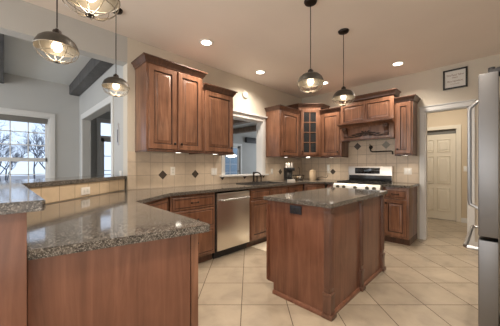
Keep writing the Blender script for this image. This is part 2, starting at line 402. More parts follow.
# French doors of the living room
def french(name, x0, x1, z1, n, ncol, nrow, trans=False):
    r = bpy.data.objects.new(name, None); C.objects.link(r); r['kind'] = 'structure'; r.location = (x0, 8.0, 0); W = x1-x0; H = z1
    bm = BM()
    for a, b in (((-.09, -.02, 0), (0, 0, H+.09)), ((W, -.02, 0), (W+.09, 0, H+.09)), ((-.09, -.022, H), (W+.09, 0, H+.09)), ((0, 0, 0), (.02, .12, H)), ((W-.02, 0, 0), (W, .12, H)), ((0, 0, H-.02), (W, .12, H))): box(bm, a, b, .002)
    DH = H-.02
    if trans:
        DH = 2.03; box(bm, (0, .02, DH), (W, .10, DH+.07))
    obj('door_frame', bm, TRIM, r); cw = (W-.04)/n
    for k in range(n):
        X0 = .02+k*cw; f = .10; bm = BM()
        for a, b in (((X0, .04, .01), (X0+f, .08, DH)), ((X0+cw-f, .04, .01), (X0+cw, .08, DH)), ((X0, .04, .01), (X0+cw, .08, .25)), ((X0, .04, DH-f), (X0+cw, .08, DH))): box(bm, a, b, .002)
        for i in range(1, ncol): xx = X0+f+(cw-2*f)*i/ncol; box(bm, (xx-.01, .045, .25), (xx+.01, .075, DH-f))
        for i in range(1, nrow): zz = .25+(DH-f-.25)*i/nrow; box(bm, (X0+f, .045, zz-.01), (X0+cw-f, .075, zz+.01))
        d = obj('door_leaf', bm, TRIM, r); g = BM(); box(g, (X0+f, .058, .25), (X0+cw-f, .062, DH-f)); obj('door_pane', g, GLASS, d, False)
        hb = BM(); cyl(hb, (X0+cw-.05, .04, 1.0), (X0+cw-.05, -.01, 1.0), .012); box(hb, (X0+cw-.16, -.02, .99), (X0+cw-.04, -.005, 1.01), .003); obj('door_handle', hb, BRONZE, d)
    return r
french('door_1', 1.95, 3.2, 2.5, 1, 2, 4, True)
french('door_2', 5.3, 7.45, 2.12, 2, 2, 5)

# six panel hall door
r = bpy.data.objects.new('door_3', None); C.objects.link(r); r['kind'] = 'structure'; r.location = (7.04, 1.32, 0); r.rotation_euler = (0, 0, -PI/2)
bm = BM(); DW, DH = .725, 1.94; box(bm, (0, .0, .012), (DW, .035, DH))
for cx in (.10, .395):
    for z0, h in ((.20, .52), (.82, .62), (1.54, .28)): leaf(bm, cx, z0, .235, h, 0.001, .0145, .006)
obj('door_leaf', bm, DOORP, r)
bm = BM(); lathe(bm, [(0, 0), (.028, 0), (.028, .008), (.012, .012), (.012, .035), (.026, .045), (.028, .06), (.015, .072), (0, .074)], n=18); xf(bm, Matrix.Translation((.06, 0, .95)) @ Matrix.Rotation(PI/2, 4, 'X')); obj('door_handle', bm, BRONZE, r)
bm = BM(); box(bm, (0, -.0, 1.945), (DW, .03, 2.035)); obj('door_top_strip', bm, mat('top_strip_grey', (.15, .145, .13), .5), r)  # plain grey strip above the door leaf
# ceiling beams (run along y)
for i, (x0, x1, y0, y1, lab) in enumerate([(.90, 1.065, YA+.17, 5.87, 'dark rough wood ceiling beam along the wall right of the dining window'),
        (-.17, .0, YA+.17, 5.87, 'dark rough wood ceiling beam at the left edge of the photo'),
        (5.35, 5.60, YA+.17, 7.98, 'upper and nearer of two brown ceiling beams seen through the pass-through'),
        (6.9, 7.15, YA+.17, 7.98, 'lower and farther of two brown ceiling beams seen through the pass-through')]):
    bm = box(BM(), (x0, y0, CH-.19), (x1, y1, CH-.001), .012)
    tag(obj('ceiling_beam', bm, BEAM if i < 2 else wood('brown_beam_wood', (.16, .11, .08), (.24, .165, .12), (.33, .24, .18), .7), None), lab, 'ceiling beam')
tag(obj('dark_beam_end', box(BM(), (7.72, 7.86, 2.28), (8.6, 7.97, 2.52), .01), BLKM), 'dark box high on the far grey wall seen through the pass-through', 'beam end')  # box standing for a dark beam end on the far wall

# ------------------------------------------------------------------ outside
struct('pane_dimmer_wall', box(BM(), (4.6, 9.9, -.5), (9.4, 10.0, 2.9)), paint('pane_dimmer_paint', (.30, .37, .42)))  # added screen hiding the sky so the French door panes look dimmer
struct('ground', box(BM(), (-30, 8.2, -.6), (40, 60, -.5)), GRASS)
def tree(x, y, h, label, seed):
    rnd = random.Random(seed); bm = BM()
    def br(p, d, L, r, k):
        q = p + d*L; mid = p + d*L*.5 + Vector((rnd.uniform(-1, 1), rnd.uniform(-1, 1), 0))*L*.07
        tube(bm, [p, mid, q], [r, r*.82, r*.62], 3 if k < 3 else 5, False)
        if k == 0: return
        for _ in range(3 if k > 3 else 4):
            nd = (d + Vector((rnd.uniform(-1, 1), rnd.uniform(-1, 1), rnd.uniform(-.35, .6)))*.75).normalized()
            br(p + d*L*rnd.uniform(.4, 1), nd, L*rnd.uniform(.55, .8), r*.58, k-1)
    br(Vector((x, y, -.5)), Vector((rnd.uniform(-.06, .06), 0, 1)).normalized(), h*.26, h*.009, 5)
    tag(obj('bare_tree', bm, BARK, None, False), label, 'tree', 'bare trees outside the windows')
for i, (x, y, h) in enumerate([(-1.9, 17, 7.5), (1.9, 19, 7.5), (-5.4, 21, 8), (-1.2, 26, 8.5), (3.6, 28, 8.5), (-7.6, 29, 9), (-2.6, 36, 10), (7.0, 19, 7), (11.5, 20, 8), (17.5, 25, 9), (2.6, 39, 10), (.2, 21.6, 6), (-.2, 31.5, 8)]):
    tree(x, y, h, 'bare leafless winter tree outside the windows', 20+i)

# ------------------------------------------------------------------ backsplash
def diamond(bm, c, ax, r=.062, half=False, mi=1, out=.0105):
    pts = [(-r, 0), (0, -r), (r, 0)] + ([] if half else [(0, r)])
    vs = []
    for d in (.0, out):
        vs.append([bm.verts.new((c[0]+u, YA-.0+(-d if d else 0), c[1]+v) if ax == 'A' else (XB-d, c[0]+u, c[1]+v)) for u, v in pts])
    n = len(pts); f = bm.faces.new(vs[1]); f.material_index = mi
    for k in range(n): q = bm.faces.new((vs[0][k], vs[0][(k+1) % n], vs[1][(k+1) % n], vs[1][k])); q.material_index = mi
T = .008
bm = BM()
box(bm, (1.07, YA-T, CZ-.02), (2.53, YA, 1.40)); box(bm, (2.53, YA-T, CZ-.02), (3.62, YA, 1.04)); box(bm, (3.62, YA-T, CZ-.02), (XB-T, YA, 1.40))
for x in (1.52, 2.03, 4.10): diamond(bm, (x, 1.10), 'A')
for x in (2.55, 3.06, 3.57): diamond(bm, (x, 1.038), 'A', .05, True)
struct('backsplash_north', bm, [TILE_A, DIAM])
bm = BM(); box(bm, (XB-T, .895, CZ-.02), (XB, YA-T, 1.40)); box(bm, (XB-T, 1.17, 1.40), (XB, 2.13, 1.70))
box(bm, (XB-T, .895, 0.9), (XB, YA-T, .905))
diamond(bm, (2.41, 1.10), 'B'); diamond(bm, (1.90, 1.605), 'B', .072); diamond(bm, (1.39, 1.605), 'B', .072, mi=2); 
struct('backsplash_east', bm, [TILE_B, DIAM, DIAM_GLARE])

# ------------------------------------------------------------------ counters

def counter(bm, hole=None, poly=None):
    prism(bm, poly, CZ-CT, CZ, hole)
    es = [e for e in bm.edges if abs(e.calc_face_angle(0)) > .5 and (all(v.co.z > CZ-1e-4 for v in e.verts) or all(v.co.z < CZ-CT+1e-4 for v in e.verts))]
    bmesh.ops.bevel(bm, geom=es, offset=.003, segments=2, affect='EDGES'); return bm
L = [(.058, 1.152), (.728, 1.012), (.745, 1.024), (.780, 2.12), (1.29, 2.50), (4.0, 2.50), (4.27, 2.23), (4.27, 2.055), (XB-T-.001, 2.055), (XB-T-.001, YA-T-.001), (1.07, YA-T-.001), (.112, 2.30), (.058, 2.25)]
tag(obj('granite_countertop', counter(BM(), [(2.74, 2.64), (3.46, 2.64), (3.46, 3.0), (2.74, 3.0)], L), GRAN),
    'speckled brown granite worktop from the peninsula round past the sink', 'countertop')
tag(obj('granite_countertop', counter(BM(), None, [(4.27, .885), (XB-T-.001, .885), (XB-T-.001, 1.265), (4.27, 1.265)]), GRAN), 'small granite worktop right of the range', 'countertop')
tag(obj('island_countertop', counter(BM(), None, [(1.795, .895), (3.235, .895), (3.235, 1.595), (1.795, 1.595)]), GRAN), 'speckled granite slab on top of the kitchen island', 'countertop')
# raised bar
bm = BM(); prism(bm, [(-.38, 1.125), (.095, 1.125), (.105, 1.135), (.088, 2.30), (1.04, 3.172), (1.066, 3.20), (1.066, 3.68), (.90, 3.68), (-.38, 2.50)], 1.062, 1.10)
es = [e for e in bm.edges if abs(e.calc_face_angle(0)) > .5 and (all(v.co.z > 1.099 for v in e.verts) or all(v.co.z < 1.063 for v in e.verts))]
bmesh.ops.bevel(bm, geom=es, offset=.003, segments=2, affect='EDGES')
tag(obj('bar_countertop', bm, GRAN), 'raised granite bar top in the left foreground, bending back to the wall', 'countertop')
bw = thing('breakfast_bar_base', 'red-brown wooden end and tiled riser under the raised bar top', 'bar base', (0, 0, 0))
bm = BM(); prism(bm, [(-.25, 1.19), (.054, 1.19), (.054, 2.30), (-.25, 2.42)], 0, 1.062); obj('knee_wall', bm, WALLG, bw)
bm = BM(); box(bm, (-.30, 1.142, 0), (.056, 1.19, 1.062), .003); obj('end_panel', bm, WOODL, bw)
bm = BM(); prism(bm, [(.054, 2.31), (1.055, 3.235), (1.055, 3.40), (-.06, 2.42), (-.06, 2.30)], 0, 1.062); obj('diagonal_knee_wall', bm, WALLG, bw)
a = Vector((.058, 2.285)); b = Vector((1.055, 3.205)); d = b-a; ang = math.atan2(d.y, d.x)
bm = BM(); box(bm, (0, -.0, CZ+.001), (d.length-.015, .012, 1.062)); o = obj('tile_riser', bm, TILE_C, bw, loc=(a.x, a.y, 0), rotz=ang)

# ------------------------------------------------------------------ cabinets (local: x = width, -y = outwards, body to +y)
CROWN = [(0, -.075), (.008, -.075), (.012, -.058), (.022, -.050), (.030, -.028), (.042, -.014), (.050, -.012), (.050, 0), (0, 0)]
def crown(parent, path, top, m=None):
    return obj('crown_molding', sweep(BM(), path, [(o, top+z) for o, z in CROWN]), m or WOODD_T, parent, True)
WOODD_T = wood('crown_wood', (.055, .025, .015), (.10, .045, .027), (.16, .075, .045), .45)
def upper(label, loc, rot, w, z0, z1, doors, dep=.335, left=True, right=True, crown_sides=(1, 1), knobs=()):
    t = thing('wall_cabinet', label, 'wall cabinet', (loc[0], loc[1], z0), rot); h = z1-z0
    bm = BM(); box(bm, (0, .0, .02), (w, dep, h-.04), .002); obj('body', bm, WOOD, t)
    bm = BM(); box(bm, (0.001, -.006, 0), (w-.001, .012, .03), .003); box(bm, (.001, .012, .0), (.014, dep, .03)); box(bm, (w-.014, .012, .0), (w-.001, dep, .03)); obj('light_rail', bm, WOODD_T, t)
    for (x, dw), kx in zip(doors, knobs):
        d = obj('door', leaf(BM(), x, .035, dw, h-.035-.09), WOOD, t); knob(d, x+kx*dw, .035+.07)
    path = []
    e0, e1 = crown_sides
    if e0: path.append((0, dep))
    path += [(0, -.004), (w, -.004)]
    if e1: path.append((w, dep))
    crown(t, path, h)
    return t
FY = 2.84
u = upper('tall double-door cherry wall cabinet left of the pass-through, highest on that wall', (1.16, FY), 0, .775, 1.39, 2.50, [(.025, .352), (.398, .352)], knobs=(.90, .10))
upper('shorter single-door cherry wall cabinet just left of the pass-through', (1.937, FY), 0, .558, 1.39, 2.36, [(.03, .498)], crown_sides=(0, 1), knobs=(.93,))
upper('single-door cherry wall cabinet between the pass-through and the glass corner cabinet', (3.65, FY), 0, .628, 1.39, 2.355, [(.06, .53)], crown_sides=(1, 0), knobs=(.08,))
upper('narrow cherry wall cabinet between the glass corner cabinet and the range hood', (4.60, 2.518), -PI/2, .438, 1.39, 2.36, [(.03, .378)], dep=.325, crown_sides=(0, 0), knobs=(.92,))
upper('narrow cherry wall cabinet right of the range hood', (4.60, 1.168), -PI/2, .255, 1.39, 2.345, [(.022, .211)], dep=.325, crown_sides=(0, 1), knobs=(.12,))
# corner glass cabinet
ca = Vector((4.28, 2.84)); cb_ = Vector((4.60, 2.52)); cw = (cb_-ca).length
t = thing('corner_cabinet', 'taller angled corner wall cabinet with a glass mullioned door', 'corner cabinet', (ca.x, ca.y, 1.39), -PI/4)
bm = BM(); H3 = 1.105
# shell: pentagon ring in local coordinates
Rm = Matrix.Rotation(PI/4, 3, 'Z')
def loc2(p): v = Rm @ Vector((p[0]-ca.x, p[1]-ca.y, 0)); return (v.x, v.y)
pent = [loc2(p) for p in ((4.28, 2.84), (4.28, 3.165), (4.915, 3.165), (4.915, 2.52), (4.60, 2.52))]
for z0, z1 in ((.02, .04), (.36, .372), (.66, .672), (.98, 1.06)): prism(bm, pent, z0, z1)
for p, q in zip(pent, pent[1:]):
    p, q = Vector(p), Vector(q); dd = (q-p).normalized(); nn = Vector((dd.y, -dd.x))*.012
    prism(bm, [tuple(p), tuple(q), tuple(q+nn), tuple(p+nn)], .02, 1.06)
obj('body', bm, WOOD, t)
bm = BM()
for a, b in (((0, -.006, .02), (.045, .012, H3-.04)), ((cw-.045, -.006, .02), (cw, .012, H3-.04)), ((.045, -.006, .02), (cw-.045, .012, .05)), ((.045, -.006, .98), (cw-.045, .012, H3-.04))): box(bm, a, b, .002)
obj('face_frame', bm, WOOD, t)
x0, x1, z0, z1 = .04, cw-.04, .045, .99; f = .062; bm = BM()
for a, b in (((x0, -.028, z0), (x0+f, -.007, z1)), ((x1-f, -.028, z0), (x1, -.007, z1)), ((x0, -.028, z0), (x1, -.007, z0+f)), ((x0, -.028, z1-f), (x1, -.007, z1))): box(bm, a, b, .003)
xm = (x0+x1)/2; box(bm, (xm-.009, -.026, z0+f), (xm+.009, -.012, z1-f))
for i in (1, 2, 3): zz = z0+f+(z1-z0-2*f)*i/4; box(bm, (x0+f, -.026, zz-.009), (x1-f, -.012, zz+.009))
d = obj('door', bm, WOOD, t); knob(d, x0+.03, z0+.08, -.028)
obj('door_pane', box(BM(), (x0+f-.005, -.019, z0+f-.005), (x1-f+.005, -.016, z1-f+.005)), SMOKE, d, False)
crown(t, [loc2((4.28, 3.165)), (0, -.006), (cw, -.006), loc2((4.915, 2.52))], H3)
for i, (lx, lab) in enumerate(((.16, 'white cup at left on the lowest shelf of the glass corner cabinet'), (.29, 'white cup at right on the lowest shelf of the glass corner cabinet'))):
    v = Vector((ca.x, ca.y, 0)) + Matrix.Rotation(-PI/4, 3, 'Z') @ Vector((lx, .07, 0))
    bm = lathe(BM(), [(0, 0), (.025, 0), (.036, .02), (.040, .08), (.037, .08), (.033, .022), (0, .006)], (0, 0, 0), 20)
    c = tag(obj('cup', bm, WHT, None, loc=(v.x, v.y, 1.39+.041)), lab, 'cup')
    tube(BM(), [(0,0,0),(0,0,1)], .01)
    obj('cup_handle', tube(BM(), [(.037, 0, .065), (.058, 0, .06), (.060, 0, .035), (.035, 0, .025)], .004, 6), WHT, c)

# hood
t = thing('range_hood', 'carved cherry mantel range hood above the stove', 'range hood', (4.56, 2.073, 1.69), -PI/2); w = .90; D = .365
bm = BM(); box(bm, (0, 0, .285), (w, D, .72), .003); box(bm, (0, 0, 0), (w, .03, .285), .003); box(bm, (0, .03, 0), (.03, D, .285)); box(bm, (w-.03, .03, 0), (w, D, .285)); obj('body', bm, WOOD, t)
bm = BM(); box(bm, (.03, .03, .02), (w-.03, D, .06)); obj('liner', bm, STEEL, t)
obj('bottom_trim', box(BM(), (.0, -.008, -.006), (w, .03, .018), .003), WOODD_T, t)
for x in (.05, .465): obj('raised_panel', leaf(BM(), x, .345, .385, .30, 0, .018, .012), WOOD, t)
bm = BM(); pr = [(0, .225), (-.02, .225), (-.04, .25), (-.095, .278), (-.15, .283), (-.155, .29), (-.155, .308), (0, .315)]
A = [bm.verts.new((-.012, y, z)) for y, z in pr]; B = [bm.verts.new((w+.012, y, z)) for y, z in pr]; bm.faces.new(A); bm.faces.new(B[::-1])
for k in range(8): bm.faces.new((A[k], A[(k+1) % 8], B[(k+1) % 8], B[k]))
obj('mantel_shelf', bm, WOOD, t)
crown(t, [(0, .25), (0, -.004), (w, -.004), (w, .25)], .80, WOODD_T)
obj('upper_frieze', box(BM(), (0, 0, .70), (w, D, .78)), WOOD, t)
for x in (.105, w-.105):
    bm = BM(); side = [(0, .05), (-.02, .055), (-.035, .075), (-.025, .10), (-.028, .125), (-.06, .15), (-.095, .18), (-.105, .215), (-.09, .228), (0, .228)]
    A = [bm.verts.new((x-.03, y, z)) for y, z in side]; B = [bm.verts.new((x+.03, y, z)) for y, z in side]
    bm.faces.new(A); bm.faces.new(B[::-1])
    for k in range(len(side)): bm.faces.new((A[k], A[(k+1) % len(side)], B[(k+1) % len(side)], B[k]))
    cyl(bm, (x-.034, -.085, .20), (x+.034, -.085, .20), .022); cyl(bm, (x-.034, -.022, .078), (x+.034, -.022, .078), .018)
    box(bm, (x-.038, -.11, .222), (x+.038, 0, .23)); obj('corbel', bm, WOODD_T, t)
bm = BM()
def leafshape(cx, cz, ang, L, wd):
    n = 6; top = []; 
    M = Matrix.Rotation(ang, 2)
    pts = [(0, 0)] + [(L*i/n, wd*math.sin(PI*(i/n)**.8)) for i in range(1, n)] + [(L, 0)] + [(L*i/n, -wd*math.sin(PI*(i/n)**.8)) for i in range(n-1, 0, -1)]
    fr = []; bk = []
    for px, pz in pts:
        v = M @ Vector((px, pz)); fr.append(bm.verts.new((cx+v.x, -.006, cz+v.y))); bk.append(bm.verts.new((cx+v.x, 0, cz+v.y)))
    v = M @ Vector((L*.45, 0)); c = bm.verts.new((cx+v.x, -.020, cz+v.y))
    for k in range(len(pts)):
        k2 = (k+1) % len(pts); bm.faces.new((fr[k], fr[k2], c)); bm.faces.new((bk[k], bk[k2], fr[k2], fr[k]))
xc = w/2
for s in (-1, 1):
    a0 = 0 if s > 0 else PI
    for k, (dx, dz, an, LL, wd) in enumerate([(.02, .10, .9, .085, .022), (.03, .095, .35, .10, .020), (.05, .08, -.05, .10, .018), (.10, .105, .15, .085, .016), (.11, .075, -.15, .10, .015), (.16, .09, .1, .10, .013), (.19, .065, -.1, .10, .012), (.25, .07, .05, .09, .009), (.30, .06, 0, .08, .006)]):
        leafshape(xc+s*dx, dz, a0+s*an, LL, wd)
    pts = [(xc+s*(.02+.09*math.cos(a)*.5*(1-a/9)), -.012, .10+.03*math.sin(a)) for a in (x*.5 for x in range(14))]
    tube(bm, pts, .007, 6)
leafshape(xc, .07, PI/2, .095, .024)
obj('carved_ornament', bm, WOODD, t)

# base cabinets
def base(label, loc, rot, w, fronts, dep=.60, name='base_cabinet', side=None, m=WOOD, top=CZ-CT-.001):
    t = thing(name, label, 'base cabinet', (loc[0], loc[1], 0), rot)
    bm = BM()
    if 'sink base cabinet with' in label:
        box(bm, (0, .02, .10), (w, .04, top)); box(bm, (0, .04, .10), (.018, dep, top)); box(bm, (w-.018, .04, .10), (w, dep, top)); box(bm, (.018, .04, .10), (w-.018, dep, .12))
    else: box(bm, (0, .02, .10), (w, dep, top), .002)
    obj('body', bm, m, t)
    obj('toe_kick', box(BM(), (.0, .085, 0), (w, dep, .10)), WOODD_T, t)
    for kind, x, z, fw, fh in fronts:
        if kind == 'drawer':
            d = obj('drawer', slab(BM(), x, z, fw, fh, .02), m, t); pull(d, x+fw/2, z+fh/2, .09, 0)
        elif kind == 'panel': obj('false_front', slab(BM(), x, z, fw, fh, .02), m, t)
        else:
            d = obj('door', leaf(BM(), x, z, fw, fh, .02, .02, .055), m, t); knob(d, x+(fw-.03 if kind == 'doorR' else .03), z+fh-.06, 0)
    return t
BY = 2.53
base('three-drawer cherry base cabinet left of the dishwasher', (1.31, BY), 0, .615, [('drawer', .02, .71, .575, .145), ('drawer', .02, .455, .575, .24), ('drawer', .02, .13, .575, .31)])
base('cherry sink base cabinet with two doors right of the dishwasher', (2.56, BY), 0, .94, [('panel', .02, .71, .44, .145), ('panel', .48, .71, .44, .145), ('doorR', .02, .13, .44, .565), ('doorL', .48, .13, .44, .565)])
base('narrow cherry base cabinet between the sink base and the corner', (3.505, BY), 0, .49, [('drawer', .02, .71, .45, .145), ('doorL', .02, .13, .45, .565)])
cdir = Vector((4.30-4.0, 2.25-2.53)); 
t = base('angled cherry corner base cabinet behind the island', (4.005, BY), -math.atan2(.28, .29), .395, [('panel', .02, .71, .355, .145), ('doorL', .02, .13, .355, .565)], dep=.45)
base('narrow cherry base cabinet left of the range', (4.30, 2.235), -PI/2, .175, [('panel', .012, .71, .15, .145), ('doorL', .012, .13, .15, .565)])
base('narrow cherry base cabinet with one drawer and door right of the range', (4.30, 1.262), -PI/2, .352, [('drawer', .02, .71, .312, .145), ('doorL', .02, .13, .312, .565)], dep=.61)
# diagonal near the peninsula
a = Vector((.82, 2.175)); b = Vector((1.30, 2.535)); d = b-a
base('angled cherry base cabinet in the inner corner of the peninsula', (a.x, a.y), math.atan2(d.y, d.x), d.length, [('drawer', .03, .71, d.length-.06, .145), ('doorL', .03, .13, d.length-.06, .565)], dep=.40)
# peninsula: end panel + cabinet
t = thing('peninsula_cabinet', 'flat red-brown panelled end of the peninsula in the foreground', 'base cabinet', (0, 0, 0))
bm = BM(); prism(bm, [(.075, 1.20), (.68, 1.075), (.71, 1.085), (.755, 2.14), (.075, 2.24)], .0, CZ-CT-.001); obj('body', bm, WOODL, t)
ea = Vector((.060, 1.190)); eb = Vector((.692, 1.056)); dd = (eb-ea).normalized(); nn = Vector((dd.y, -dd.x))
bm = BM(); pe = [tuple(ea), tuple(eb-dd*.04), tuple(eb-dd*.04-nn*.012), tuple(ea-nn*.012)]; prism(bm, pe, 0, CZ-CT-.001); obj('end_panel', bm, WOODL, t)
bm = BM(); pe = [tuple(eb-dd*.036+nn*.003), tuple(eb+nn*.003), tuple(eb-nn*.03), tuple(eb-dd*.036-nn*.03)]; prism(bm, pe, 0, CZ-CT-.001); obj('corner_stile', bm, WOOD, t)
for k, y0 in enumerate((1.20, 1.68)):
    d = obj('door', leaf(BM(), 0, .13, .46, .72, 0, .018), WOOD, t, loc=(.740+.012*k, y0-.05, 0), rotz=PI/2-.0)
    knob(d, .42, .78, -.018)

# island
t = thing('kitchen_island', 'freestanding cherry island with pilasters and panelled sides', 'kitchen island', (1.83, .925, 0))
IL, IW, IT = 1.34, .65, CZ-CT-.001
bm = BM(); box(bm, (.03, .03, .10), (IL-.03, IW-.02, IT)); box(bm, (.03, .03, 0), (IL-.03, IW-.09, .10)); obj('body', bm, WOODL, t)
prof = [(.0, 0), (IW-.075, 0), (IW-.075, .10), (IW+.0, .10), (IW+.0, IT), (0, IT)]
for X0 in (.004, IL-.03):
    bm = BM(); A = [bm.verts.new((X0, y, z)) for y, z in prof]; B = [bm.verts.new((X0+.026, y, z)) for y, z in prof]
    bm.faces.new(A); bm.faces.new(B[::-1])
    for k in range(len(prof)): bm.faces.new((A[k], A[(k+1) % 6], B[(k+1) % 6], B[k]))
    obj('end_panel', bm, WOODL, t)
bm = BM(); box(bm, (.03, .012, .0), (IL-.03, .032, IT)); obj('side_panel', bm, WOODL, t)
PILW = wood('glazed_pilaster_wood', (.075, .032, .02), (.13, .06, .038), (.20, .10, .065), .38)
def pilaster(x0, wdt, corner):
    bm = BM(); y0 = -.006
    box(bm, (x0, y0, .20), (x0+wdt, .05, IT-.0), .002)
    nf = 3
    for k in range(nf):
        xx = x0 + wdt*(k+.5)/nf; cyl(bm, (xx, y0-.001, .24), (xx, y0-.001, IT-.05), wdt/nf*.33, 8)
        if corner: cyl(bm, (x0-.001, .0+ .05*(k+.5)/nf, .24), (x0-.001, .05*(k+.5)/nf, IT-.05), .0055, 8)
    bx = x0-.006 if True else x0
    box(bm, (x0-.008, y0-.008, 0), (x0+wdt+.008, .055, .185), .003)
    box(bm, (x0-.012, y0-.014, .175), (x0+wdt+.012, .058, .20), .005)
    box(bm, (x0-.004, y0-.006, IT-.03), (x0+wdt+.004, .05, IT), .002)
    box(bm, (x0-.020, y0-.022, 0), (x0+wdt+.020, .062, .035), .006)
    return obj('pilaster', bm, PILW, t)
pilaster(.0, .055, True); pilaster(.64, .05, False); pilaster(IL-.055, .055, False)
bm = BM(); pr = [(0, 0), (.018, 0), (.018, .018), (.010, .030), (0, .034)]
sweep(bm, [(.004, IW-.075), (.004, .012), (IL-.004, .012), (IL-.004, IW-.075)], pr); obj('base_molding', bm, WOODL, t)
for k in range(3): 
    xx = IL-.03-.45*k
    d = obj('door', leaf(BM(), 0, .12, .43, .73, 0, .018), WOODL, t, loc=(xx, IW-.02, 0), rotz=PI); knob(d, .39, .78, -.018)
pl = obj('outlet_plate', box(BM(), (-.008, .258, .795), (.004, .378, .868), .003), PEWT, t); pl['label'] = 'dark metal outlet plate on the island end'
obj('outlet_socket', box(box(BM(), (-.011, .275, .81), (-.007, .31, .853), .002), (-.011, .325, .81), (-.007, .36, .853), .002), BLKM, pl)

# ------------------------------------------------------------------ dishwasher
t = thing('dishwasher', 'stainless steel dishwasher between the drawers and the sink base', 'dishwasher', (1.935, 2.525, 0)); w = .612
obj('body', box(BM(), (.004, .03, .09), (w-.004, .58, .862)), BLKM, t)
obj('toe_kick', box(BM(), (.004, .07, .005), (w-.004, .1, .12)), BLKM, t)
bm = box(BM(), (.012, 0, .112), (w-.012, .03, .862), .005); d = obj('door', bm, STEEL, t)
bm = BM(); tube(bm, [(.055, 0, .775), (.055, -.045, .775), (.07, -.052, .775), (w-.07, -.052, .775), (w-.055, -.045, .775), (w-.055, 0, .775)], .011, 10); obj('handle', bm, STEELH, d)
obj('control_strip', box(BM(), (.014, -.002, .825), (w-.014, .02, .850), .002), steel('bright_strip', (.7, .68, .64), .3), d)
text_mesh('badge', 'KitchenAid', .022, WHITE, d, (.30, -.0015, .285), (PI/2, 0, 0))
obj('sticker', xf(lathe(BM(), [(0, 0), (.022, 0), (.022, .002), (0, .002)], n=24), Matrix.Translation((w-.055, 0, .235)) @ Matrix.Rotation(PI/2, 4, 'X')), WHITE, d)

# ------------------------------------------------------------------ range
t = thing('gas_range', 'stainless steel gas range under the carved hood', 'stove', (4.27, 2.048, 0), -PI/2); w = .776
obj('body', box(BM(), (.004, .02, .08), (w-.004, .62, .90), .003), STEEL, t)
KNOBM = mat('dark_range_knob', (.10, .085, .06), .35, .7)
d = obj('oven_door', box(BM(), (.01, -.01, .24), (w-.01, .02, .77), .006), STEEL, t)
obj('oven_window', box(BM(), (.14, -.012, .36), (w-.14, -.009, .62), .001), LCD, d)
obj('handle', tube(BM(), [(.06, -.01, .72), (.06, -.055, .72), (w-.06, -.055, .72), (w-.06, -.01, .72)], .012, 10), STEELH, d)
obj('storage_drawer', box(BM(), (.01, -.005, .085), (w-.01, .02, .23), .005), STEEL, t)
bm = BM(); pr = [(-.07, .80), (-.082, .82), (-.075, .885), (-.03, .915), (.02, .915), (.02, .79), (-.05, .79)]
A = [bm.verts.new((.0, y, z)) for y, z in pr]; B = [bm.verts.new((w, y, z)) for y, z in pr]; bm.faces.new(A); bm.faces.new(B[::-1])
for k in range(len(pr)): bm.faces.new((A[k], A[(k+1) % len(pr)], B[(k+1) % len(pr)], B[k]))
cp = obj('control_panel', bm, CREAM, t)
for x in (.085, .195, .388, .58, .69):
    bm = lathe(BM(), [(0, 0), (.030, 0), (.030, .006), (.022, .010), (.020, .034), (.014, .038), (0, .038)], n=20); box(bm, (-.004, -.020, .030), (.004, .020, .043), .001)
    xf(bm, Matrix.Translation((x, -.078, .855)) @ Matrix.Rotation(PI/2-.1, 4, 'X')); obj('knob', bm, KNOBM, cp)
obj('cooktop', box(BM(), (.004, .0, .900), (w-.004, .60, .915), .003), BLACK, t)
for k in range(3):
    bm = BM(); X0 = .02+k*.25; X1 = X0+.236
    for y in (.03, .29, .55): box(bm, (X0, y, .930), (X1, y+.014, .946), .002)
    for x in (X0, (X0+X1)/2-.007, X1-.014): box(bm, (x, .03, .930), (x+.014, .564, .948), .002)
    for x in (X0, X1-.014):
        for y in (.03, .55): box(bm, (x, y, .915), (x+.014, y+.014, .932))
    obj('grate', bm, IRON, t)
for x, y in ((.14, .16), (.14, .42), (.388, .29), (.63, .16), (.63, .42)): obj('burner', lathe(BM(), [(0, 0), (.045, 0), (.045, .008), (.03, .012), (.03, .016), (0, .017)], (x, y, .915), 20), IRON, t)
bk = obj('backguard', box(BM(), (.0, .575, .90), (w, .635, 1.215), .008), STEEL, t)
obj('vent_strip', box(BM(), (.02, .565, .93), (w-.005, .576, 1.045), .003), BLACK, bk)
obj('display_panel', box(BM(), (.13, .568, 1.075), (w-.20, .576, 1.185), .003), LCD, bk)
bm = BM()
for k in range(4): box(bm, (.30+k*.024, .5665, 1.115), (.316+k*.024, .5685, 1.145))
obj('clock_digits', bm, mat('dim_digits', (.10, .13, .15), .4), bk)
bm = BM()
for k in range(5):
    for j in range(2): box(bm, (.15+k*.026, .5665, 1.10+j*.035), (.165+k*.026, .5685, 1.115+j*.035)); box(bm, (.43+k*.026, .5665, 1.10+j*.035), (.445+k*.026, .5685, 1.115+j*.035))
obj('touch_keys', bm, mat('grey_keys', (.09, .09, .09), .5), bk)

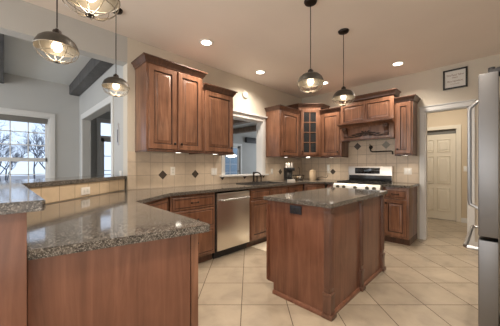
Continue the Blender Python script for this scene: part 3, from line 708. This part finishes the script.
# ------------------------------------------------------------------ refrigerator (front faces +y, seen on its thin side)
t = thing('refrigerator', 'stainless refrigerator at the right edge, seen side on', 'refrigerator', (2.03, -.02, 0))
W = .91; obj('body', box(BM(), (.005, -.74, .03), (W, -.012, 1.765), .004), BLKM, t)
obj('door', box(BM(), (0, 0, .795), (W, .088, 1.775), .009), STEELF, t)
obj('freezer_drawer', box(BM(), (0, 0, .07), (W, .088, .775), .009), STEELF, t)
bm = BM()
tube(bm, [(.44, .086, 1.70), (.44, .10, 1.70), (.44, .145, 1.655), (.44, .15, 1.63), (.44, .15, .96), (.44, .145, .935), (.44, .10, .905), (.44, .086, .905)], .012, 10)
obj('handle', bm, STEELH, t)
obj('handle', tube(BM(), [(.08, .086, .70), (.08, .14, .70), (.10, .152, .70), (W-.10, .152, .70), (W-.08, .14, .70), (W-.08, .086, .70)], .013, 10), STEELH, t)
bm = BM(); box(bm, (.01, -.03, 1.766), (.11, .045, 1.795), .006); cyl(bm, (.04, .03, 1.775), (.04, .03, 1.81), .016); cyl(bm, (.075, -.005, 1.775), (.075, -.005, 1.812), .018); obj('hinge_cover', bm, BLKM, t)
for x in (.05, W-.05): obj('foot', cyl(BM(), (x, -.05, 0), (x, -.05, .035), .02), BLKM, t)

# ------------------------------------------------------------------ sink and faucet
t = thing('kitchen_sink', 'dark drop-in sink in the granite below the pass-through', 'sink', (3.10, 2.82, 0))
bm = BM()
def rr(w, h, z, r=.03, n=4):
    out = []
    for sx, sy, a0 in ((1, -1, -PI/2), (1, 1, 0), (-1, 1, PI/2), (-1, -1, PI)):
        for k in range(n+1): a = a0+PI/2*k/n; out.append(bm.verts.new((sx*(w/2-r)+r*math.cos(a), sy*(h/2-r)+r*math.sin(a), z)))
    return out
R = [rr(.78, .42, CZ+.0005), rr(.778, .418, CZ+.010), rr(.72, .36, CZ+.010), rr(.70, .34, CZ-.02), rr(.68, .32, CZ-.18), rr(.10, .06, CZ-.19)]
for A, B in zip(R, R[1:]):
    for k in range(len(A)): bm.faces.new((A[k], A[(k+1) % len(A)], B[(k+1) % len(B)], B[k]))
bm.faces.new(R[-1]); obj('basin', bm, SINKM, t)
obj('drain', lathe(BM(), [(0, 0), (.035, 0), (.035, .004), (0, .004)], (0, 0, CZ-.189), 18), STEEL, t)
t = thing('faucet', 'dark bronze kitchen faucet with side lever behind the sink', 'faucet', (3.20, 3.08, CZ))
bm = lathe(BM(), [(0, 0), (.028, 0), (.028, .012), (.016, .02), (.016, .15), (.021, .155), (.021, .165), (.013, .175), (.013, .19), (0, .19)], n=18)
obj('faucet_body', bm, BRONZE, t)
obj('spout', tube(BM(), [(0, 0, .15), (0, -.03, .175), (.0, -.09, .18), (0, -.15, .165), (0, -.175, .13), (0, -.178, .10)], [.013, .013, .012, .012, .012, .014], 10), BRONZE, t)
bm = BM()
for x in (.09, .20): lathe(bm, [(0, 0), (.020, 0), (.020, .01), (.010, .02), (.010, .10), (.014, .105), (.010, .115), (0, .117)], (x, 0, 0), 14)
obj('sprayer_post', bm, BRONZE, t)
obj('lever', tube(BM(), [(.055, 0, .10), (.10, 0, .112), (.20, 0, .112), (.235, -.0, .116)], .008, 8), BRONZE, t)

# pot filler
t = thing('pot_filler', 'dark bronze pot filler tap on the tiles above the range', 'tap', (XB-T-.001, 1.65, 1.575))
bm = lathe(BM(), [(0, 0), (.035, 0), (.035, .008), (.016, .014), (.016, .05), (0, .052)], n=20); xf(bm, Matrix.Rotation(-PI/2, 4, 'Y')); obj('wall_flange', bm, BRONZE, t)
obj('arm', tube(BM(), [(-.045, .0, .0), (-.05, 0, -.02), (-.052, -.015, -.075), (-.06, -.05, -.09), (-.08, -.36, -.09), (-.082, -.385, -.10), (-.082, -.39, -.15)], .0115, 10), BRONZE, t)
obj('lever', tube(BM(), [(-.045, .0, .0), (-.05, 0, .05), (-.06, .0, .058)], .007, 8), BRONZE, t)

# ------------------------------------------------------------------ pendants
PK = .91
def pobj(name, bm, m, par): return obj(name, xf(bm, Matrix.Scale(PK, 4)), m, par)
def pendant(label, x, y, zr=2.02):
    t = thing('pendant_lamp', label, 'pendant lamp', (x, y, zr), 0, None); top = CH-zr
    obj('canopy', lathe(BM(), [(0, top-.028), (.03, top-.028), (.055, top-.018), (.062, top-.004), (.062, top-.0005), (0, top-.0005)]), BRONZE, t)
    obj('cord', cyl(BM(), (0, 0, .14), (0, 0, top-.02), .004, 8), BRONZE, t)
    pobj('socket_cap', lathe(BM(), [(0, .145), (.010, .145), (.014, .135), (.026, .130), (.028, .122), (.028, .104), (.034, .100), (.034, .092), (0, .092)], n=20), BRONZE, t)
    out = [(.030, .099), (.055, .095), (.088, .080), (.115, .055), (.130, .025), (.136, .0)]
    inn = [(r-.003, z-.003) for r, z in out[::-1]]
    sh = pobj('shade', lathe(BM(), out + [(.139, -.004), (.136, -.006)], n=36), PENDM, t)
    pobj('shade_lining', lathe(BM(), inn, n=36), PENDI, sh)
    bm = BM(); ring(bm, (0, 0, -.004), .1365, .0034); ring(bm, (0, 0, -.055), .117, .0022, 28, 5); 
    for k in range(10):
        a = 2*PI*k/10; pts = [(math.cos(a)*r, math.sin(a)*r, z) for r, z in ((.137, -.004), (.132, -.028), (.117, -.055), (.090, -.080), (.055, -.096), (.018, -.103))]
        tube(bm, pts, .0024, 5)
    pobj('wire_cage', bm, WIRE, t)
    bm = BM(); ring(bm, (0, 0, -.103), .018, .004, 16, 6); lathe(bm, [(0, -.111), (.009, -.107), (.012, -.101), (0, -.098)], n=12); pobj('finial', bm, BRONZE, t)
    pobj('bulb', lathe(BM(), [(0, -.028), (.018, -.024), (.031, -.008), (.035, .010), (.030, .032), (.018, .052), (.014, .092)], n=20), BULB, t)
    l = bpy.data.lights.new('pendant_glow', 'POINT'); l.energy = 1.3; l.color = (1, .80, .56); l.shadow_soft_size = .035
    lo = bpy.data.objects.new('pendant_glow', l); C.objects.link(lo); lo.parent = t; lo.location = (0, 0, -.065)
    return t
p0 = pendant('caged dome pendant lamp over the island, nearer of the two', 2.08, 1.245, 2.02)
dup(p0, (2.81, 1.245, 2.02), 0, 'caged dome pendant lamp over the island, farther and lower in view')
dup(p0, (.80, 2.70, 2.02), 0, 'caged dome pendant lamp nearest the tall wall cabinet')
dup(p0, (.255, 2.10, 2.02), 0, 'large caged dome pendant lamp over the bar at upper left')
dup(p0, (.285, 1.34, 2.02), 0, 'caged dome pendant lamp cut off by the top edge of the photo')
# hanging lamp of the living room, seen through the pass-through
q = thing('hanging_lamp', 'small glowing lamp seen through the pass-through beside the cabinet', 'hanging lamp', (5.07, 5.85, 1.58))
obj('cord', cyl(BM(), (0, 0, .06), (0, 0, CH-1.58), .005, 8), BRONZE, q)
obj('socket', lathe(BM(), [(0, .07), (.06, .07), (.09, .03), (.10, -.0), (0, -.0)], n=20), mat('amber_brass', (.35, .20, .08), .3, .8), q)
obj('glass_shade', lathe(BM(), [(.10, 0), (.16, -.03), (.17, -.05), (.11, -.08), (0, -.085)], n=24), emit('lit_shade', (1, .93, .80), 2.2), q)

# downlights
def downlight(label, x, y, light=True):
    t = thing('recessed_downlight', label, 'ceiling light', (x, y, CH))
    obj('trim_ring', lathe(BM(), [(.062, -.0005), (.095, -.0005), (.097, -.004), (.090, -.009), (.066, -.007), (.062, -.002)], n=32), WHITE, t)
    obj('lens', lathe(BM(), [(0, -.004), (.064, -.004), (.064, -.001), (0, -.001)], n=32), CAN, t)
    l = bpy.data.lights.new('downlight_beam', 'SPOT'); l.energy = 62; l.color = (1, .88, .745); l.spot_size = 2.5; l.spot_blend = .9; l.shadow_soft_size = .07
    lo = bpy.data.objects.new('downlight_beam', l); C.objects.link(lo); lo.parent = t; lo.location = (0, 0, -.02)
downlight('recessed ceiling light above the tall wall cabinet', 1.83, 2.60)
downlight('recessed ceiling light in front of the pass-through', 3.05, 2.78)
downlight('recessed ceiling light right beside the nearer island pendant', 4.30, 2.28)
downlight('recessed ceiling light above and left of the framed sign', 4.30, 1.05)
downlight('recessed ceiling light behind the camera', .9, .3)
downlight('recessed ceiling light near the refrigerator', 2.3, .1)
downlight('recessed ceiling light over the bar seats', -1.2, 1.6)
downlight('added unseen recessed ceiling light over the middle of the kitchen', 1.15, 1.75)  # extra downlight out of view, added to brighten the room by bounce
# puck lights under the wall cabinets
for x, y, lab in ((1.62, 2.93, 'left puck light under the tall wall cabinet'), (2.22, 2.93, 'puck light under the shorter cabinet left of the pass-through'), (3.98, 2.93, 'puck light under the cabinet right of the pass-through'),
                  (4.50, 2.75, 'puck light under the glass corner cabinet'), (4.70, 2.33, 'puck light under the cabinet left of the hood'), (4.70, 1.04, 'puck light under the cabinet right of the hood')):
    o = tag(obj('puck_light', lathe(BM(), [(0, -.016), (.034, -.016), (.036, -.002), (0, -.0)], n=20), PUCK, loc=(x, y, 1.409 if True else 0)), lab, 'cabinet light')
    l = bpy.data.lights.new('puck_glow', 'SPOT'); l.energy = 3.4; l.color = (1, .86, .68); l.spot_size = 2.4; l.spot_blend = 1; l.shadow_soft_size = .03
    lo = bpy.data.objects.new('puck_glow', l); C.objects.link(lo); lo.parent = o; lo.location = (0, 0, -.02)

# ------------------------------------------------------------------ small wall things
def plate(label, loc, rotz, gangs=1, kind='outlet', m=WHITE):
    w = .07+.046*(gangs-1)
    t = thing('wall_outlet' if kind == 'outlet' else 'light_switch', label, 'outlet' if kind == 'outlet' else 'light switch', loc, rotz)
    obj('cover_plate', box(BM(), (-w/2, -.006, -.058), (w/2, 0, .058), .002), m, t)
    for g in range(gangs):
        x = (g-(gangs-1)/2)*.046
        if kind == 'outlet':
            for z in (-.02, .02): obj('socket', box(BM(), (x-.015, -.0085, z-.013), (x+.015, -.005, z+.013), .002), mat('socket_ivory', (.62, .60, .55), .4), t)
        else: obj('rocker', box(BM(), (x-.014, -.0095, -.033), (x+.014, -.005, .033), .002), WHT, t)
    return t
yA = YA-T-.0005; xB = XB-T-.0005
plate('white outlet with a plug-in under the tall wall cabinet', (1.665, yA, 1.15), 0, 1, 'outlet')
plate('white double switch plate left of the pass-through sill', (2.38, yA, 1.13), 0, 2, 'switch')
plate('white switch plate just right of the pass-through', (3.82, yA, 1.11), 0, 1, 'switch')
plate('white outlet behind the coffee maker', (4.27, yA, 1.10), 0, 1, 'outlet')
plate('white double switch plate right of the range', (xB, 1.05, 1.13), -PI/2, 2, 'switch')
plate('white switch on the narrow wall end beside the raised bar', (1.0695, 3.42, 1.10), -PI/2, 1, 'switch')
o = plate('white outlet lying sideways on the tiled bar riser', (0, 0, 0), 0, 1, 'outlet')
v = Vector((.058, 2.285)) + Vector((math.cos(ang), math.sin(ang)))*.66; o.location = (v.x+.0005, v.y-.0005, .985)
o.rotation_euler = (0, PI/2, ang)
o.rotation_mode = 'QUATERNION'; o.rotation_quaternion = (Matrix.Rotation(ang, 4, 'Z') @ Matrix.Rotation(PI/2, 4, 'Y')).to_quaternion()
plate('beige switch on the hall wall beside the white door', (6.9995, .43, 1.16), -PI/2, 1, 'switch')
t = thing('thermostat', 'small dark control on the hall wall right of the door', 'thermostat', (6.9995, .30, 1.75), -PI/2)
obj('cover', box(BM(), (-.05, -.025, -.07), (.05, 0, .07), .006), DOORP, t); obj('display', box(BM(), (-.03, -.027, .01), (.03, -.024, .05), .002), BLKM, t)
# plug-in air freshener
t = thing('wall_charger', 'white plug-in gadget on the tiles left of the range', 'charger', (xB, 2.50, 1.12), -PI/2)
obj('cover_plate', box(BM(), (-.035, -.006, -.058), (.035, 0, .058), .002), WHITE, t); obj('plug_body', box(BM(), (-.025, -.05, -.01), (.025, -.006, .13), .012), WHT, t)
# thermometer
t = thing('wall_thermometer', 'slim white decorative plaque with pointed top on the wall end by the bar', 'wall plaque', (1.0695, 3.50, 1.50), -PI/2)
bm = BM(); pts = [(-.028, 0), (.028, 0), (.028, .22), (.012, .235), (.012, .25), (0, .285), (-.012, .25), (-.012, .235), (-.028, .22)]
A = [bm.verts.new((x, -.012, z)) for x, z in pts]; B = [bm.verts.new((x, 0, z)) for x, z in pts]; bm.faces.new(A); bm.faces.new(B[::-1])
for k in range(len(pts)): bm.faces.new((A[k], A[(k+1) % len(pts)], B[(k+1) % len(pts)], B[k]))
obj('backing', bm, mat('grey_white_metal', (.50, .50, .52), .4, .3), t); obj('tube', box(BM(), (-.008, -.016, .03), (.008, -.011, .20), .002), PEWT, t)
# smoke detector
t = thing('smoke_detector', 'round white detector high on the wall above the pass-through', 'smoke detector', (3.07, YA-.0005, 2.50))
obj('housing', xf(lathe(BM(), [(0, 0), (.066, 0), (.066, .018), (.052, .034), (.030, .038), (0, .038)], n=30), Matrix.Rotation(PI/2, 4, 'X')), WHITE, t)
obj('grille', xf(lathe(BM(), [(.022, .0385), (.03, .041), (.036, .0375)], n=24), Matrix.Rotation(PI/2, 4, 'X')), mat('detector_grey', (.5, .48, .45), .5), t)
# framed sign
t = thing('framed_sign', 'black framed sign with brown lettering above the hall doorway', 'framed sign', (XB-.001, .425, 2.565), -PI/2)
W2, H2, f = .285, .30, .022; W2 = .285
bm = BM(); hw, hh = .145, .15
for a, b in (((-hw, -.03, -hh), (-hw+f, 0, hh)), ((hw-f, -.03, -hh), (hw, 0, hh)), ((-hw, -.03, -hh), (hw, 0, -hh+f)), ((-hw, -.03, hh-f), (hw, 0, hh))): box(bm, a, b, .003)
obj('frame', bm, FRAMEB, t); pa = obj('paper', box(BM(), (-hw+f-.004, -.012, -hh+f-.004), (hw-f+.004, -.004, hh-f+.004)), PAPER, t)
for s, z, sz in (('This Food Takes', .06, .036), ('Heart', .022, .032), ('Many Ingredients', -.032, .032), ('from our kitchen', -.075, .018)):
    text_mesh('lettering', s, sz, INK, pa, (0, -.0125, z), (PI/2, 0, 0), .0004, .85)

# ------------------------------------------------------------------ counter things
t = thing('coffee_maker', 'black coffee maker with steel top in the back corner of the worktop', 'coffee maker', (4.08, 2.93, CZ), -.6)
bm = BM(); box(bm, (-.085, -.10, 0), (.085, .10, .035), .008); box(bm, (-.085, .03, .035), (.085, .10, .22), .006); box(bm, (-.085, -.10, .20), (.085, .10, .26), .01); obj('body', bm, BLKM, t)
bm = BM()
for x in (-.055, 0, .055): lathe(bm, [(0, 0), (.023, 0), (.023, .085), (.018, .095), (0, .096)], (x, .0, .26), 16)
obj('steel_canisters', bm, mat('bright_steel', (.85, .83, .80), .25, .8), t)
obj('carafe', lathe(BM(), [(0, 0), (.045, 0), (.062, .03), (.062, .08), (.045, .115), (.048, .13), (.044, .13), (.041, .115), (.058, .08), (.058, .03), (.042, .004), (0, .004)], (0, -.035, .036), 24), CLEAR, t)
obj('carafe_base', box(BM(), (-.08, -.115, 0), (.08, -.09, .03), .006), WHITE, t)
t = thing('canister', 'tan lidded canister standing in the back corner of the worktop', 'canister', (4.69, 2.76, CZ))
obj('jar', lathe(BM(), [(0, 0), (.062, 0), (.066, .01), (.066, .175), (.06, .185), (0, .185)], n=26), CANM, t)
obj('lid', lathe(BM(), [(.068, .180), (.068, .198), (.03, .208), (.012, .21), (.014, .228), (0, .232)], n=26), CANM, t)
t = thing('wire_basket', 'dark curly wire basket beside the tan canister', 'basket', (4.42, 2.93, CZ))
bm = BM(); ring(bm, (0, 0, .006), .09, .004); ring(bm, (0, 0, .10), .12, .004)
for k in range(12):
    a = 2*PI*k/12; tube(bm, [(.09*math.cos(a), .09*math.sin(a), .006), (.105*math.cos(a+.1), .10*math.sin(a+.1), .04), (.12*math.cos(a+.15), .12*math.sin(a+.15), .10)], .003, 5)
obj('basket_frame', bm, BRONZE, t)
obj('basket_hook', tube(BM(), [(.10, .05, .06), (.11, .05, .16), (.08, .03, .25), (.0, 0, .27), (-.03, 0, .24)], .004, 6), BRONZE, t)
for i, (x, y, c, lab) in enumerate(((4.365, 2.935, (.55, .40, .26), 'small tan round item resting in the wire basket on the left'), (4.445, 2.935, (.75, .70, .62), 'small pale round item resting in the wire basket on the right'))):
    tag(obj('fruit', lathe(BM(), [(0, 0)] + [(.035*math.sin(PI*k/10), .035-.035*math.cos(PI*k/10)) for k in range(1, 10)] + [(0, .07)], n=18), mat('fruit_skin', c, .4), loc=(x, y, CZ+.012)), lab, 'fruit')
t = thing('utensil_rest', 'dark scrolled wire stand on the worktop left of the range', 'trivet stand', (4.74, 2.56, CZ))
obj('wire_frame', tube(BM(), [(0, .12, .003), (0, .10, .05), (0, .0, .065), (0, -.08, .05), (0, -.12, .07), (0, -.13, .10), (0, -.11, .11)], .005, 6), BRONZE, t)
obj('wire_foot', ring(BM(), (0, .11, .004), .03, .004), BRONZE, t)
# rug
bm = box(BM(), (2.63, 2.10, .0005), (3.45, 2.585, .012), .004); tag(obj('kitchen_rug', bm, RUG), 'cream kitchen mat on the floor in front of the sink', 'rug')
